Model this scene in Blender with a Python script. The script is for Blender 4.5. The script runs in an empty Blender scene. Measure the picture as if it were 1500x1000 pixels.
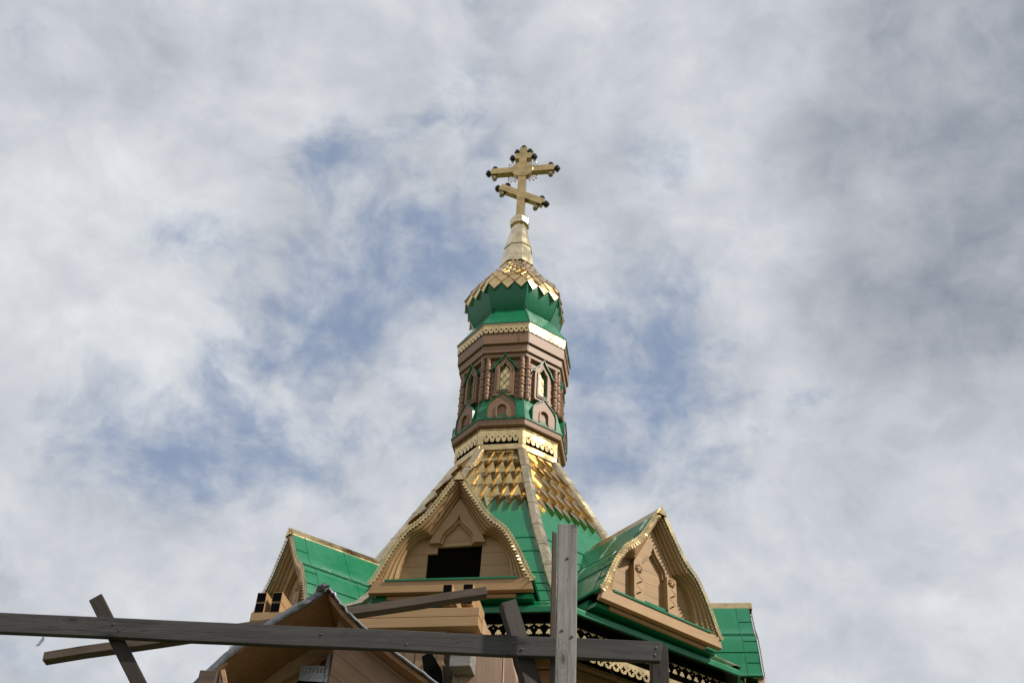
import bpy, bmesh, math, random
from mathutils import Vector, Matrix, Euler
random.seed(7)
S = 1.4                      # metres per design unit
EYE = 1.6                    # camera height above the ground (m)
TH = -0.1736                 # turn of the whole church about its axis
C = bpy.context.scene.collection
scene = bpy.context.scene

# ------------------------------------------------------------------ camera
cam_d = bpy.data.cameras.new('camera'); cam = bpy.data.objects.new('camera', cam_d); C.objects.link(cam)
cam_d.sensor_width = 36; cam_d.lens = 36 * 1600 / 1500; cam_d.clip_end = 3000; cam_d.clip_start = .05
_r = Vector((.9986, -.0311, .0432)); _f = Vector((-.003, .777, .6294)); _u = _r.cross(_f).normalized(); _r = _f.cross(_u).normalized()
_f.normalize(); _u = _r.cross(_f)
m = Matrix((_r, _u, -_f)).transposed().to_4x4(); m.translation = (0, -14.6177 * S, EYE)
cam.matrix_world = m
scene.camera = cam

# ------------------------------------------------------------------ light
SUN_AZ, SUN_EL = math.radians(66), math.radians(44)     # azimuth measured from the camera side (-Y) towards +X
sd = Vector((math.sin(SUN_AZ) * math.cos(SUN_EL), -math.cos(SUN_AZ) * math.cos(SUN_EL), math.sin(SUN_EL)))
sun_d = bpy.data.lights.new('sun', 'SUN'); sun_d.energy = 4.6; sun_d.angle = math.radians(1.2); sun_d.color = (1, .93, .83)
sun = bpy.data.objects.new('sun', sun_d); C.objects.link(sun)
sun.rotation_euler = sd.to_track_quat('Z', 'Y').to_euler(); sun.location = sd * 60
scene.view_settings.view_transform = 'Standard'; scene.view_settings.look = 'None'
scene.view_settings.exposure = 0.0; scene.view_settings.gamma = 1

# ------------------------------------------------------------------ node helpers
class NT:
    def __init__(s, nt): s.nt = nt; nt.nodes.clear()
    def n(s, typ, props=None, **ins):
        nd = s.nt.nodes.new(typ)
        for k, v in (props or {}).items(): setattr(nd, k, v)
        for k, v in ins.items():
            key = int(k[1:]) if k[0] == 'i' and k[1:].isdigit() else k.replace('_', ' ')
            if hasattr(v, 'is_output'): s.nt.links.new(v, nd.inputs[key])
            else: nd.inputs[key].default_value = v
        return nd
    def math(s, op, a, b=0.0, c=0.0, clamp=False):
        return s.n('ShaderNodeMath', {'operation': op, 'use_clamp': clamp}, i0=a, i1=b, i2=c).outputs[0]
    def vmath(s, op, a, b=(0, 0, 0)):
        nd = s.n('ShaderNodeVectorMath', {'operation': op}, i0=a, i1=b)
        return nd.outputs[1] if op in ('DISTANCE', 'DOT_PRODUCT', 'LENGTH') else nd.outputs[0]
    def mixc(s, f, a, b, blend='MIX'):
        nd = s.n('ShaderNodeMix', {'data_type': 'RGBA', 'blend_type': blend})
        for i, v in ((0, f), (6, a), (7, b)):
            if hasattr(v, 'is_output'): s.nt.links.new(v, nd.inputs[i])
            else: nd.inputs[i].default_value = v if i == 0 else (*v[:3], 1)
        return nd.outputs[2]
    def ramp(s, f, lo, hi, t0=0.0, t1=1.0):
        return s.n('ShaderNodeMapRange', {'interpolation_type': 'SMOOTHSTEP'}, Value=f, From_Min=lo, From_Max=hi, To_Min=t0, To_Max=t1).outputs[0]
    def noise(s, vec, scale, detail=4, rough=.55, dist=0.0):
        return s.n('ShaderNodeTexNoise', Vector=vec, Scale=scale, Detail=detail, Roughness=rough, Distortion=dist).outputs[0]

# ------------------------------------------------------------------ sky: Nishita with a broken cloud deck
def px_dir(x, y):            # a viewing direction of the place, used only to lay clouds out over the sky
    return (_r * ((x - 750) / 1600) - _u * ((y - 500) / 1600) + _f).normalized()
world = bpy.data.worlds.new('World'); scene.world = world; world.use_nodes = True
N = NT(world.node_tree)
tc = N.n('ShaderNodeTexCoord').outputs['Generated']
sky = N.n('ShaderNodeTexSky', {'sky_type': 'NISHITA', 'sun_disc': False, 'sun_elevation': SUN_EL, 'sun_rotation': math.atan2(sd.x, sd.y)}).outputs[0]
sep = N.n('ShaderNodeSeparateXYZ', Vector=tc)
dirv = N.vmath('MULTIPLY', tc, (1.0, 1.0, 1.25))
warp = N.n('ShaderNodeTexNoise', Vector=dirv, Scale=7.0, Detail=4.0).outputs[1]
pw = N.vmath('ADD', dirv, N.vmath('MULTIPLY', N.vmath('SUBTRACT', warp, (.5, .5, .5)), (.09, .09, .09)))
big = N.noise(pw, 4.2, 4, .5); mid = N.noise(pw, 10.5, 7, .56); fine = N.noise(pw, 27, 6, .6)
def blobs(lst):
    tot = None
    for (x, y, rad, amp) in lst:
        d = N.vmath('DISTANCE', tc, tuple(px_dir(x, y)))
        g = N.math('MULTIPLY', N.math('POWER', 2.718, N.math('MULTIPLY', N.math('MULTIPLY', d, d), -1 / (2 * (rad / 1600) ** 2))), amp)
        tot = g if tot is None else N.math('ADD', tot, g)
    return tot
HOLES = [(480, 215, 38, .75), (575, 280, 90, .35), (630, 320, 80, .25), (420, 350, 70, .4), (350, 350, 40, .25), (460, 400, 60, .35), (235, 345, 30, .55), (500, 480, 70, .45), (300, 545, 30, .3), (330, 650, 130, .55), (130, 620, 70, .4),
         (250, 700, 80, .25), (560, 590, 110, .45), (900, 420, 90, .45), (960, 230, 50, .35), (880, 590, 120, .5), (960, 640, 90, .4), (1310, 665, 50, .3),
         (740, 190, 60, .3), (700, 400, 80, .3), (1000, 500, 120, .22), (30, 195, 40, .35), (1180, 560, 80, .15), (20, 830, 60, .2)]
hole = blobs(HOLES)
cover = N.math('ADD', N.math('ADD', N.math('MULTIPLY', big, .5), N.math('MULTIPLY', mid, .85)), N.math('MULTIPLY', fine, .45))
cover = N.math('SUBTRACT', N.math('ADD', cover, .045), N.math('MULTIPLY', hole, .45))
mask = N.ramp(cover, .41, .82, .06, 1.0)
DARK = [(1400, 60, 160, .5), (1420, 300, 150, .7), (1330, 180, 140, .45), (1480, 120, 150, .5), (1450, 470, 120, .5), (1290, 420, 90, .3), (1230, 700, 110, .15), (250, 130, 150, .2), (900, 80, 300, .05), (80, 500, 60, .2)]
LIGHT = [(80, 350, 150, .55), (160, 270, 100, .4), (150, 500, 120, .45), (250, 440, 120, .25), (640, 620, 90, .2), (1150, 350, 160, .3), (1000, 150, 160, .3), (1150, 830, 180, .4), (1400, 780, 120, .4),
         (1450, 950, 120, .3), (200, 800, 200, .3), (620, 520, 60, .3), (1080, 180, 130, .35), (250, 560, 90, .2), (550, 130, 120, .2), (50, 250, 100, .3)]
soft = N.noise(N.vmath('ADD', pw, (3.1, 1.7, .4)), 9.5, 7, .58)
grain = N.noise(N.vmath('ADD', pw, (1.3, 5.2, 2.4)), 21, 5, .55)
dk, lt = N.math('MINIMUM', blobs(DARK), 1.0), N.math('MINIMUM', blobs(LIGHT), 1.0)
lum = N.math('ADD', .66, N.math('ADD', N.math('MULTIPLY', N.math('SUBTRACT', soft, .5), .90), N.math('MULTIPLY', N.math('SUBTRACT', grain, .5), .44)))
lum = N.math('ADD', N.math('SUBTRACT', lum, N.math('MULTIPLY', dk, .40)), N.math('MULTIPLY', lt, .20), clamp=True)
cloud = N.mixc(lum, (2.0, 2.28, 2.85), (7.3, 7.55, 7.9))
blue = N.mixc(.72, sky, (2.65, 3.45, 5.0))
col = N.mixc(mask, blue, cloud)
bg = N.n('ShaderNodeBackground', Color=col, Strength=.105)
N.nt.links.new(bg.outputs[0], N.n('ShaderNodeOutputWorld').inputs[0])
world.cycles.sampling_method = 'MANUAL'; world.cycles.sample_map_resolution = 512

# ------------------------------------------------------------------ materials
def mat(name):
    mt = bpy.data.materials.new(name); mt.use_nodes = True
    return mt, NT(mt.node_tree)
def finish(N, **ins):
    b = N.n('ShaderNodeBsdfPrincipled', **ins)
    N.nt.links.new(b.outputs[0], N.n('ShaderNodeOutputMaterial').inputs[0])
def bump(N, h, strength, dist=.01):
    return N.n('ShaderNodeBump', Height=h, Strength=strength, Distance=dist).outputs[0]
def metal_gold(name, base, rough, wav=.25):
    mt, N = mat(name); o = N.n('ShaderNodeTexCoord').outputs['Object']
    dirt = N.noise(o, 5, 5, .65)
    c = N.mixc(N.ramp(dirt, .38, .70), base, tuple(x * .66 for x in base))
    r = N.ramp(N.noise(o, 3.0, 3), .3, .7, rough * .7, rough * 1.5)
    finish(N, Base_Color=c, Metallic=1.0, Roughness=r, Normal=bump(N, N.noise(o, 4.5, 2, .4), wav, .02))
    return mt
GOLD = metal_gold('gold_sheet', (.78, .575, .285), .20)
GOLD_TILE = metal_gold('gold_tile_sheet', (.70, .50, .22), .12, .25)
GOLD_PALE = metal_gold('pale_gold_sheet', (.82, .67, .42), .13, .3)
GOLD_CROSS = metal_gold('aged_gold_sheet', (.64, .46, .215), .2, .5)
GOLD_DULL = metal_gold('dull_gold_sheet', (.66, .54, .35), .26, .25)
def paint_green():
    mt, N = mat('green_painted_sheet'); o = N.n('ShaderNodeTexCoord').outputs['Object']
    v = N.noise(o, 2.2, 4); d = N.noise(o, 26, 3)
    c = N.mixc(v, (.003, .138, .056), (.006, .176, .074))
    stk = N.noise(N.vmath('MULTIPLY', o, (5, 5, .7)), 1.6, 5, .65)
    c = N.mixc(N.ramp(stk, .48, .78, 0, .45), c, (.018, .215, .115))
    c = N.mixc(N.ramp(d, .62, .8, 0, .30), c, (.03, .20, .12))
    finish(N, Base_Color=c, Roughness=N.ramp(v, .3, .7, .22, .36), Specular_IOR_Level=.45, Normal=bump(N, N.noise(o, 2.0, 2), .22, .03))
    return mt
GREEN = paint_green()
def wood(name, c0, c1, axis=0, rough=.6, grain=1.0, knots=0.0, board=0.0, tilt=0, plank_axis=2, contrast=1.0):
    """painted or bare wood: grain runs along the local axis, optional board joints every 'board' metres"""
    mt, N = mat(name); o = N.n('ShaderNodeTexCoord').outputs['Object']
    rnd = N.n('ShaderNodeObjectInfo').outputs['Random']
    o = N.vmath('ADD', o, N.n('ShaderNodeCombineXYZ', X=N.math('MULTIPLY', rnd, 7.0), Y=N.math('MULTIPLY', rnd, 3.0), Z=0.0).outputs[0]) if knots else o
    sc = [16.0] * 3; sc[axis] = 1.1
    st = N.vmath('MULTIPLY', o, tuple(sc))
    g1 = N.noise(st, 1.3, 6, .7, .6); g2 = N.noise(st, 5.0, 4, .7)
    bl = N.noise(o, 1.9, 4, .6)
    f = N.math('ADD', N.math('MULTIPLY', g1, .6), N.math('ADD', N.math('MULTIPLY', g2, .25), N.math('MULTIPLY', bl, .3)))
    f = N.ramp(f, .60 - .26 / contrast, .60 + .26 / contrast)
    c = N.mixc(f, c0, c1)
    h = N.math('ADD', N.math('MULTIPLY', g1, .5), N.math('MULTIPLY', g2, .5))
    if knots:
        ks = [3.2] * 3; ks[axis] = 1.25; ks[1] = 0.0
        so = N.n('ShaderNodeSeparateXYZ', Vector=o)
        kv = N.n('ShaderNodeCombineXYZ', X=N.math('MULTIPLY', so.outputs[axis], 1.25), Y=N.math('MULTIPLY', so.outputs[2 if axis == 0 else 0], 2.6), Z=0.0).outputs[0]
        vo = N.n('ShaderNodeTexVoronoi', {'voronoi_dimensions': '2D'}, Vector=kv, Scale=1.5).outputs[0]
        vo = N.math('ADD', vo, N.math('MULTIPLY', N.math('SUBTRACT', N.noise(o, 9, 3), .5), .12))
        swirl = N.math('MULTIPLY', N.math('SINE', N.math('MULTIPLY', vo, 70.0)), N.ramp(vo, .08, .38, .30, 0))
        c = N.mixc(N.math('MAXIMUM', swirl, 0.0), c, tuple(x * .45 for x in c0))
        ring = N.ramp(vo, .03, .11, 1, 0)
        c = N.mixc(N.math('MULTIPLY', ring, knots), c, tuple(x * .28 for x in c0))
        crack = N.noise(N.vmath('MULTIPLY', st, (.35, 1, 1) if axis == 0 else (1, 1, .35)), 1.1, 2, .5)
        cr = N.ramp(N.math('ABSOLUTE', N.math('SUBTRACT', crack, .56)), .0, .006, 1, 0)
        c = N.mixc(N.math('MULTIPLY', cr, .6), c, tuple(x * .2 for x in c0))
        h = N.math('SUBTRACT', h, N.math('MULTIPLY', cr, 1.2))
    if board:
        sp = N.n('ShaderNodeSeparateXYZ', Vector=N.n('ShaderNodeTexCoord').outputs['Object']).outputs[plank_axis]
        q = N.math('DIVIDE', sp, board)
        fr = N.math('FRACT', q)
        ln = N.ramp(N.math('ABSOLUTE', N.math('SUBTRACT', fr, .5)), .475, .497, 0, 1)
        tone = N.n('ShaderNodeTexWhiteNoise', {'noise_dimensions': '1D'}, W=N.math('FLOOR', q)).outputs[0]
        c = N.mixc(N.math('MULTIPLY', tone, .40), c, tuple(x * .62 for x in c1))
        c = N.mixc(N.math('MULTIPLY', ln, .75), c, tuple(x * .25 for x in c0))
        h = N.math('SUBTRACT', h, N.math('MULTIPLY', ln, 2.5))
    finish(N, Base_Color=c, Roughness=rough, Normal=bump(N, h, .35 * grain, .006))
    return mt
BROWN = wood('brown_painted_wood', (.250, .134, .068), (.320, .178, .100), 0, .5, .6)
BROWN_BOARD = wood('brown_painted_boards', (.240, .128, .064), (.310, .172, .096), 0, .5, .6, board=.17)
TAN = wood('tan_painted_wood', (.325, .192, .082), (.455, .282, .130), 0, .55, 1.0, contrast=1.2)
TAN_BOARD = wood('tan_painted_boards', (.325, .192, .082), (.455, .282, .130), 0, .55, 1.0, board=.22, contrast=1.2)
TAN_PLANK = wood('tan_painted_planks', (.36, .215, .10), (.47, .29, .14), 0, .55, .9)
TAN_POST = wood('tan_painted_uprights', (.34, .20, .10), (.44, .27, .135), 2, .55, .9, board=.13, plank_axis=0)
RAW = wood('raw_pine_boards', (.34, .21, .145), (.54, .375, .275), 2, .7, 1.2, contrast=1.3, board=.12, plank_axis=0)
RAW_SIDE = wood('raw_pine_plank', (.32, .19, .105), (.52, .34, .20), 0, .7, 1.2, contrast=1.3)
SOFFIT = wood('bare_pine_soffit', (.24, .105, .040), (.40, .195, .083), 0, .6, 1.0, contrast=1.3, board=.14, plank_axis=1)
DIAG = wood('bare_pine_wall_boards', (.24, .135, .075), (.38, .235, .145), 0, .65, 1.0, contrast=1.3, board=.16, plank_axis=2)
GREY_D = wood('dark_brown_timber', (.020, .0145, .0115), (.050, .038, .031), 0, .8, 1.5, knots=.7, contrast=1.2)
GREY = wood('weathered_grey_timber', (.032, .029, .0275), (.082, .076, .073), 0, .8, 1.5, knots=.8, contrast=1.15)
GREY_L = wood('weathered_silver_timber', (.145, .132, .124), (.34, .315, .30), 0, .8, 1.5, knots=.75, contrast=1.15)
GREY_B = wood('weathered_brown_timber', (.060, .040, .028), (.125, .090, .066), 0, .8, 1.5, knots=.7, contrast=1.15)
LOG = wood('honey_stained_logs', (.33, .185, .085), (.44, .265, .130), 0, .5, .8)
def plain(name, c, rough=.6, metallic=0.0, var=.25, bs=.3, sc=6, spec=.5):
    mt, N = mat(name); o = N.n('ShaderNodeTexCoord').outputs['Object']
    v = N.noise(o, sc, 5, .6)
    finish(N, Specular_IOR_Level=spec, Base_Color=N.mixc(v, tuple(x * (1 - var) for x in c), tuple(min(1, x * (1 + var)) for x in c)), Roughness=rough, Metallic=metallic, Normal=bump(N, v, bs, .02))
    return mt
SHADE_BLACK = plain('painted_shade_black', (.006, .005, .004), .9, spec=0.0)  # near-black base colour paints the shade inside openings and gaps
BLACKEND = plain('black_coated_end_grain', (.004, .0037, .0035), .9, spec=.05)
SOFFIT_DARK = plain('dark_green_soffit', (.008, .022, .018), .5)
MEMBRANE = plain('grey_roofing_membrane', (.16, .165, .18), .38, .35, .22, .7, 9)
GALV = plain('galvanised_plate', (.42, .44, .46), .35, .8)
GRASS = plain('trodden_grass', (.075, .085, .035), .95, 0, .5, .6, .5)
CABLE = plain('dull_steel_cable', (.10, .10, .10), .5, .6)
DARKKNOB = plain('tarnished_dark_bronze', (.035, .028, .022), .35, .7)
FINIAL = metal_gold('shaded_gold_sheet', (.42, .33, .20), .28, .3)

# ------------------------------------------------------------------ mesh helpers (design units in, metres out)
def P(x, y, z): return (x * S, y * S, z * S + EYE)
class MB:
    def __init__(s): s.v = []; s.f = []
    def add(s, vs, fs):
        b = len(s.v); s.v += [tuple(v) for v in vs]; s.f += [tuple(i + b for i in f) for f in fs]
    def quad(s, a, b, c, d): s.add((a, b, c, d), ((0, 1, 2, 3),))
    def grid(s, rows, close_u=False, close_v=False):
        n = len(rows[0]); R = len(rows); fs = []
        for i in range(R if close_v else R - 1):
            for j in range(n if close_u else n - 1):
                a, b = i * n + j, i * n + (j + 1) % n; c, d = ((i + 1) % R) * n + (j + 1) % n, ((i + 1) % R) * n + j
                fs.append((a, b, c, d))
        s.add([p for r in rows for p in r], fs)
    def box(s, x0, x1, y0, y1, z0, z1, M=None):
        vs = [(x, y, z) for z in (z0, z1) for y in (y0, y1) for x in (x0, x1)]
        if M: vs = [M(*v) for v in vs]
        s.add(vs, ((0, 2, 3, 1), (4, 5, 7, 6), (0, 1, 5, 4), (2, 6, 7, 3), (0, 4, 6, 2), (1, 3, 7, 5)))
    def tube(s, pts, r, n=6):
        rows = []
        for i, p in enumerate(pts):
            p = Vector(p); d = (Vector(pts[min(i + 1, len(pts) - 1)]) - Vector(pts[max(i - 1, 0)])).normalized()
            a = d.orthogonal().normalized() if abs(d.z) > .99 else d.cross(Vector((0, 0, 1))).normalized(); b = d.cross(a)
            rows.append([tuple(p + (a * math.cos(q) + b * math.sin(q)) * r) for q in [2 * math.pi * k / n for k in range(n)]])
        s.grid(rows, close_u=True)
        s.add(rows[0], (tuple(range(n)),)); s.add(rows[-1], (tuple(range(n)),))
    def lathe(s, prof, cx, cy, n=12, M=P, ph=0.0, caps=True):
        rows = [[M(cx + r * math.cos(2 * math.pi * k / n + ph), cy + r * math.sin(2 * math.pi * k / n + ph), z) for k in range(n)] for r, z in prof]
        s.grid(rows, close_u=True)
        if caps: s.add(rows[0], (tuple(range(n)),)); s.add(rows[-1], (tuple(range(n)),))
    def build(s, name, material, parent=None, smooth=None, bevel=0.0, matrix=None):
        me = bpy.data.meshes.new(name); me.from_pydata(s.v, [], s.f)
        bm = bmesh.new(); bm.from_mesh(me); bmesh.ops.remove_doubles(bm, verts=bm.verts, dist=2e-5)
        bmesh.ops.recalc_face_normals(bm, faces=bm.faces); bm.to_mesh(me); bm.free()
        if smooth is not None:
            for p in me.polygons: p.use_smooth = True
            me.set_sharp_from_angle(angle=math.radians(smooth))
        me.materials.append(material)
        o = bpy.data.objects.new(name, me); C.objects.link(o)
        if matrix is not None: o.matrix_world = matrix
        if parent: o.parent = parent
        if bevel:
            b = o.modifiers.new('bevel', 'BEVEL'); b.width = bevel; b.segments = 2; b.limit_method = 'ANGLE'; b.angle_limit = math.radians(35)
        return o
def tag(o, label, cat, group=None, kind=None):
    o['label'] = label; o['category'] = cat
    if group: o['group'] = group
    if kind: o['kind'] = kind
def empty(name, loc=(0, 0, 0), rz=0.0):
    o = bpy.data.objects.new(name, None); C.objects.link(o); o.location = loc; o.rotation_euler = (0, 0, rz); o.empty_display_size = .3
    return o
def kids(o): return [c for c in bpy.data.objects if c.parent == o]
def turn_copies(src, ks, step=math.pi / 4):
    """copies of a part and its sub-parts, turned about the tower axis"""
    out = []; subs = kids(src)
    for k in ks:
        c = src.copy(); C.objects.link(c); c.rotation_euler = (0, 0, k * step)
        for ch in subs:
            d = ch.copy(); C.objects.link(d); d.parent = c
        out.append(c)
    return out
ALL7 = (1, 2, 3, 4, 5, 6, 7)
def fill2d(outer, holes):
    bm = bmesh.new(); edges = []
    for loop in [outer] + holes:
        vs = [bm.verts.new((x, y, 0)) for x, y in loop]
        edges += [bm.edges.new((vs[i], vs[(i + 1) % len(vs)])) for i in range(len(vs))]
    bm.verts.index_update()
    bmesh.ops.triangle_fill(bm, use_beauty=True, edges=edges, normal=(0, 0, 1))
    bm.verts.index_update()
    v = [(q.co.x, q.co.y) for q in bm.verts]; f = [tuple(q.index for q in fa.verts) for fa in bm.faces]; bm.free()
    return v, f
def plate(mb, outer, holes, o0, o1, M):
    """plate cut to an outline with holes; front face at o1, back at o0; M(t, z, o) places it"""
    v, f = fill2d(outer, holes)
    mb.add([M(x, y, o1) for x, y in v], f); mb.add([M(x, y, o0) for x, y in v], f)
    for loop in [outer] + holes:
        n = len(loop)
        mb.add([M(x, y, o1) for x, y in loop] + [M(x, y, o0) for x, y in loop], [(i, (i + 1) % n, n + (i + 1) % n, n + i) for i in range(n)])
def offset(poly, d):
    out = []
    for i in range(len(poly)):
        a = Vector(poly[max(i - 1, 0)]); b = Vector(poly[min(i + 1, len(poly) - 1)]); t = (b - a).normalized()
        out.append((poly[i][0] - t.y * d, poly[i][1] + t.x * d))
    return out
def ribbon(mb, poly, d0, d1, o0, o1, M):
    a = offset(poly, d0); b = offset(poly, d1); n = len(poly)
    rows = [[M(x, z, o0) for x, z in a], [M(x, z, o1) for x, z in a], [M(x, z, o1) for x, z in b], [M(x, z, o0) for x, z in b]]
    mb.grid(rows, close_v=True)
    for i in (0, n - 1): mb.add([r[i] for r in rows], ((0, 1, 2, 3),))
def smooth_poly(pts, n=6):
    """Catmull-Rom through the points"""
    out = []
    for i in range(len(pts) - 1):
        p0, p1, p2, p3 = [Vector(pts[max(0, min(len(pts) - 1, i + k))]) for k in (-1, 0, 1, 2)]
        for j in range(n):
            t = j / n
            out.append(tuple(.5 * ((2 * p1) + (p2 - p0) * t + (2 * p0 - 5 * p1 + 4 * p2 - p3) * t * t + (3 * p1 - p0 - 3 * p2 + p3) * t ** 3)))
    return out + [tuple(pts[-1])]
def mirror(half):            # half runs from the apex (t=0) down the +t side; returns bottom-left -> apex -> bottom-right
    return [(-x, z) for x, z in reversed(half[1:])] + list(half)
c8, t8 = math.cos(math.pi / 8), math.tan(math.pi / 8)
def octpt(R, z, k, x0=0.0):
    a = math.pi / 8 + k * math.pi / 4
    return P(R * math.sin(a) + x0, -R * math.cos(a), z)
def octa(mb, prof, x0=0.0, caps=False):
    rows = [[octpt(R, z, k, x0) for k in range(8)] for R, z in prof]
    mb.grid(rows, close_u=True)
    if caps: mb.add(rows[0], (tuple(range(8)),)); mb.add(rows[-1], (tuple(range(8)),))
def interp(prof, z):         # radius of a profile at height z
    ps = sorted(prof, key=lambda p: p[1])
    for (r0, z0), (r1, z1) in zip(ps, ps[1:]):
        if z0 <= z <= z1: return r0 + (r1 - r0) * (z - z0) / max(z1 - z0, 1e-9)
    return ps[0][0] if z < ps[0][1] else ps[-1][0]
def FM(ap): return lambda t, z, o: P(t, -(ap + o), z)      # frame of the front octagon face

# ------------------------------------------------------------------ ground
mb = MB(); mb.quad((-1500, -1500, 0), (1500, -1500, 0), (1500, 1500, 0), (-1500, 1500, 0))
g = mb.build('ground', GRASS); g['kind'] = 'structure'

# ================================================================== CHURCH
church = empty('church', (0, 0, 0), TH)
tag(church, 'timber church with green roof, ogee gables, brown drum, gold scaled dome and cross', 'church')

# ---------- log walls under the eave
mb = MB()
z = -EYE / S
while z < 5.24:
    zt = min(z + .17, 5.25)
    octa(mb, [(2.53, z), (2.57, z + .03), (2.57, zt - .03), (2.53, zt)]); z = zt
mb.build('log_wall', LOG, church, bevel=0)
mb = MB()
for i, z in enumerate((4.30, 4.47, 4.64, 4.81, 4.98)):            # crossing log ends at the corner
    w = .62 - .0 * i if i % 2 else .42
    mb.box(-w / 2, w / 2, -.07, .07, z, z + .155, lambda a, b, c: P(a + math.sin(math.pi / 8) * 2.58, b - math.cos(math.pi / 8) * 2.58, c))
lg = mb.build('log_end', LOG, church, bevel=.02); turn_copies(lg, (1, 7))

# ---------- tent roof
TENT = [(.79, 9.2), (.83, 9.10), (1.05, 8.71), (1.43, 8.04), (1.69, 7.58), (1.90, 7.23), (2.22, 6.79), (2.52, 6.34), (2.82, 5.93), (3.12, 5.61), (3.48, 5.385)]
mb = MB(); octa(mb, TENT + [(3.485, 5.37), (3.485, 5.315), (3.45, 5.315)])
tent = mb.build('tent_roof', GREEN, church)
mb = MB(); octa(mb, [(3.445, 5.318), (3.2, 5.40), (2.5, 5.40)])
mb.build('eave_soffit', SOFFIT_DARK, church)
mb = MB()                                                          # lap seams of the sheets and a line along the eave
def tent_rib(z, h=.012, w=.02, a0=-1.0, a1=1.0):
    R0, R1 = interp(TENT, z + w / 2), interp(TENT, z - w / 2)
    for k in range(8):
        A = [Vector(octpt(R, zz_, k)) for R, zz_ in ((R0, z + w / 2), (R0 + h, z + w / 4), (R1 + h, z - w / 2), (R1, z - w / 2 - .002))]
        B = [Vector(octpt(R, zz_, k + 1)) for R, zz_ in ((R0, z + w / 2), (R0 + h, z + w / 4), (R1 + h, z - w / 2), (R1, z - w / 2 - .002))]
        mb.grid([A, B])
for z in (6.97, 6.67, 6.22, 6.0, 5.84, 5.60, 5.47): tent_rib(z)
for k in range(8):                                                 # vertical laps, uneven from face to face
    for u in (.22 + .05 * (k % 3), .80 - .04 * (k % 2)):
        pts = []
        for R, z in [(interp(TENT, q) + .006, q) for q in (6.95, 6.6, 6.25, 5.95, 5.78, 5.55, 5.40)]:
            a, b = Vector(octpt(R, z, k)), Vector(octpt(R, z, k + 1)); pts.append(a + (b - a) * u)
        mb.tube(pts, .008, 4)
mb.build('sheet_seam', GREEN, tent)

# gold caps on the eight hips, with straps
def hip_pts(z, side, w, lift):
    R = interp(TENT, z); a = math.pi / 8
    c = Vector((math.sin(a) * (R + lift), -math.cos(a) * (R + lift), z))
    if side == 0: return P(*c)
    # along the front face (az 0) or the next face (az 45)
    d = Vector((-1, 0, 0)) if side < 0 else Vector((math.cos(math.pi / 4), math.sin(math.pi / 4), 0))
    return P(*(c + d * w))
mb = MB()
HZ = [9.10, 8.9, 8.71, 8.4, 8.04, 7.58, 7.23, 6.79, 6.34, 5.93, 5.61, 5.42]
mb.grid([[hip_pts(z, -1, .083, .0), hip_pts(z, -1, .078, .07), hip_pts(z, 0, 0, .085), hip_pts(z, 1, .078, .07), hip_pts(z, 1, .083, .0)] for z in HZ])
hip = mb.build('hip_cap', GOLD_DULL, church)
mb = MB()
for z in (8.64, 8.20, 7.72, 7.23, 6.76, 6.33):
    mb = MB(); mb.grid([[hip_pts(q, -1, .088, .0), hip_pts(q, -1, .081, l), hip_pts(q, 0, 0, l + .012), hip_pts(q, 1, .081, l), hip_pts(q, 1, .088, .0)] for q, l in ((z + .016, .070), (z + .010, .080), (z - .010, .080), (z - .018, .070))])
    mb.build('strap', GOLD_DULL, hip)
turn_copies(hip, ALL7)

# gold pointed scales on the upper tent: rows of lifted teeth, one mesh for each roof face
mb = MB()
rows_z = [9.10, 8.80, 8.50, 8.20, 7.91]
nrm = Vector((0, -(9.10 - 7.58), (1.69 - .83) * c8)).normalized()   # outward normal of the front slope
for ri, z0 in enumerate(rows_z):
    z1 = z0 - .285; half = interp(TENT, z1) * c8 * t8 - .13
    n = int(half / .147) + 1
    for i in range(-n, n + 1):
        t = i * .147
        if abs(t) > half + .035: continue
        A0, A1 = interp(TENT, z0 + .10) * c8, interp(TENT, z1) * c8; Am = interp(TENT, z0) * c8
        j = random.uniform(-.006, .006); lift = .062 + random.uniform(-.010, .010)
        top = Vector((t, -A0, z0 + .10)); L = Vector((t - .0735, -Am, z0)) + nrm * (lift * .27); Rr = Vector((t + .0735, -Am, z0)) + nrm * (lift * .27)
        B = Vector((t + j, -A1, z1)) + nrm * lift; Bs = Vector((t + j, -A1, z1)) - nrm * .01
        ML = (L + B) / 2 + nrm * .006; MR = (Rr + B) / 2 + nrm * .006
        Ls, Rs = L - nrm * .03, Rr - nrm * .03
        ridge = (L + Rr) / 2 + nrm * random.uniform(-.001, .003)
        vs = [P(*q) for q in (top, L, Rr, B, Bs, Ls, Rs, ridge)]
        mb.add(vs, ((0, 1, 7), (0, 7, 2), (1, 3, 7), (7, 3, 2), (1, 5, 4, 3), (2, 3, 4, 6)))
A0, A1 = (.836 + .014), (interp(TENT, 7.90) + .014)
mb.grid([[P(sx * R_ * c8 * t8, -R_ * c8, z) for sx in (-1, 1)] for R_, z in ((A0, 9.09), (interp(TENT, 8.71) + .014, 8.71), (interp(TENT, 8.04) + .014, 8.04), (A1, 7.90))])
sc = mb.build('roof_scales', GOLD_TILE, church); turn_copies(sc, ALL7)

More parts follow.
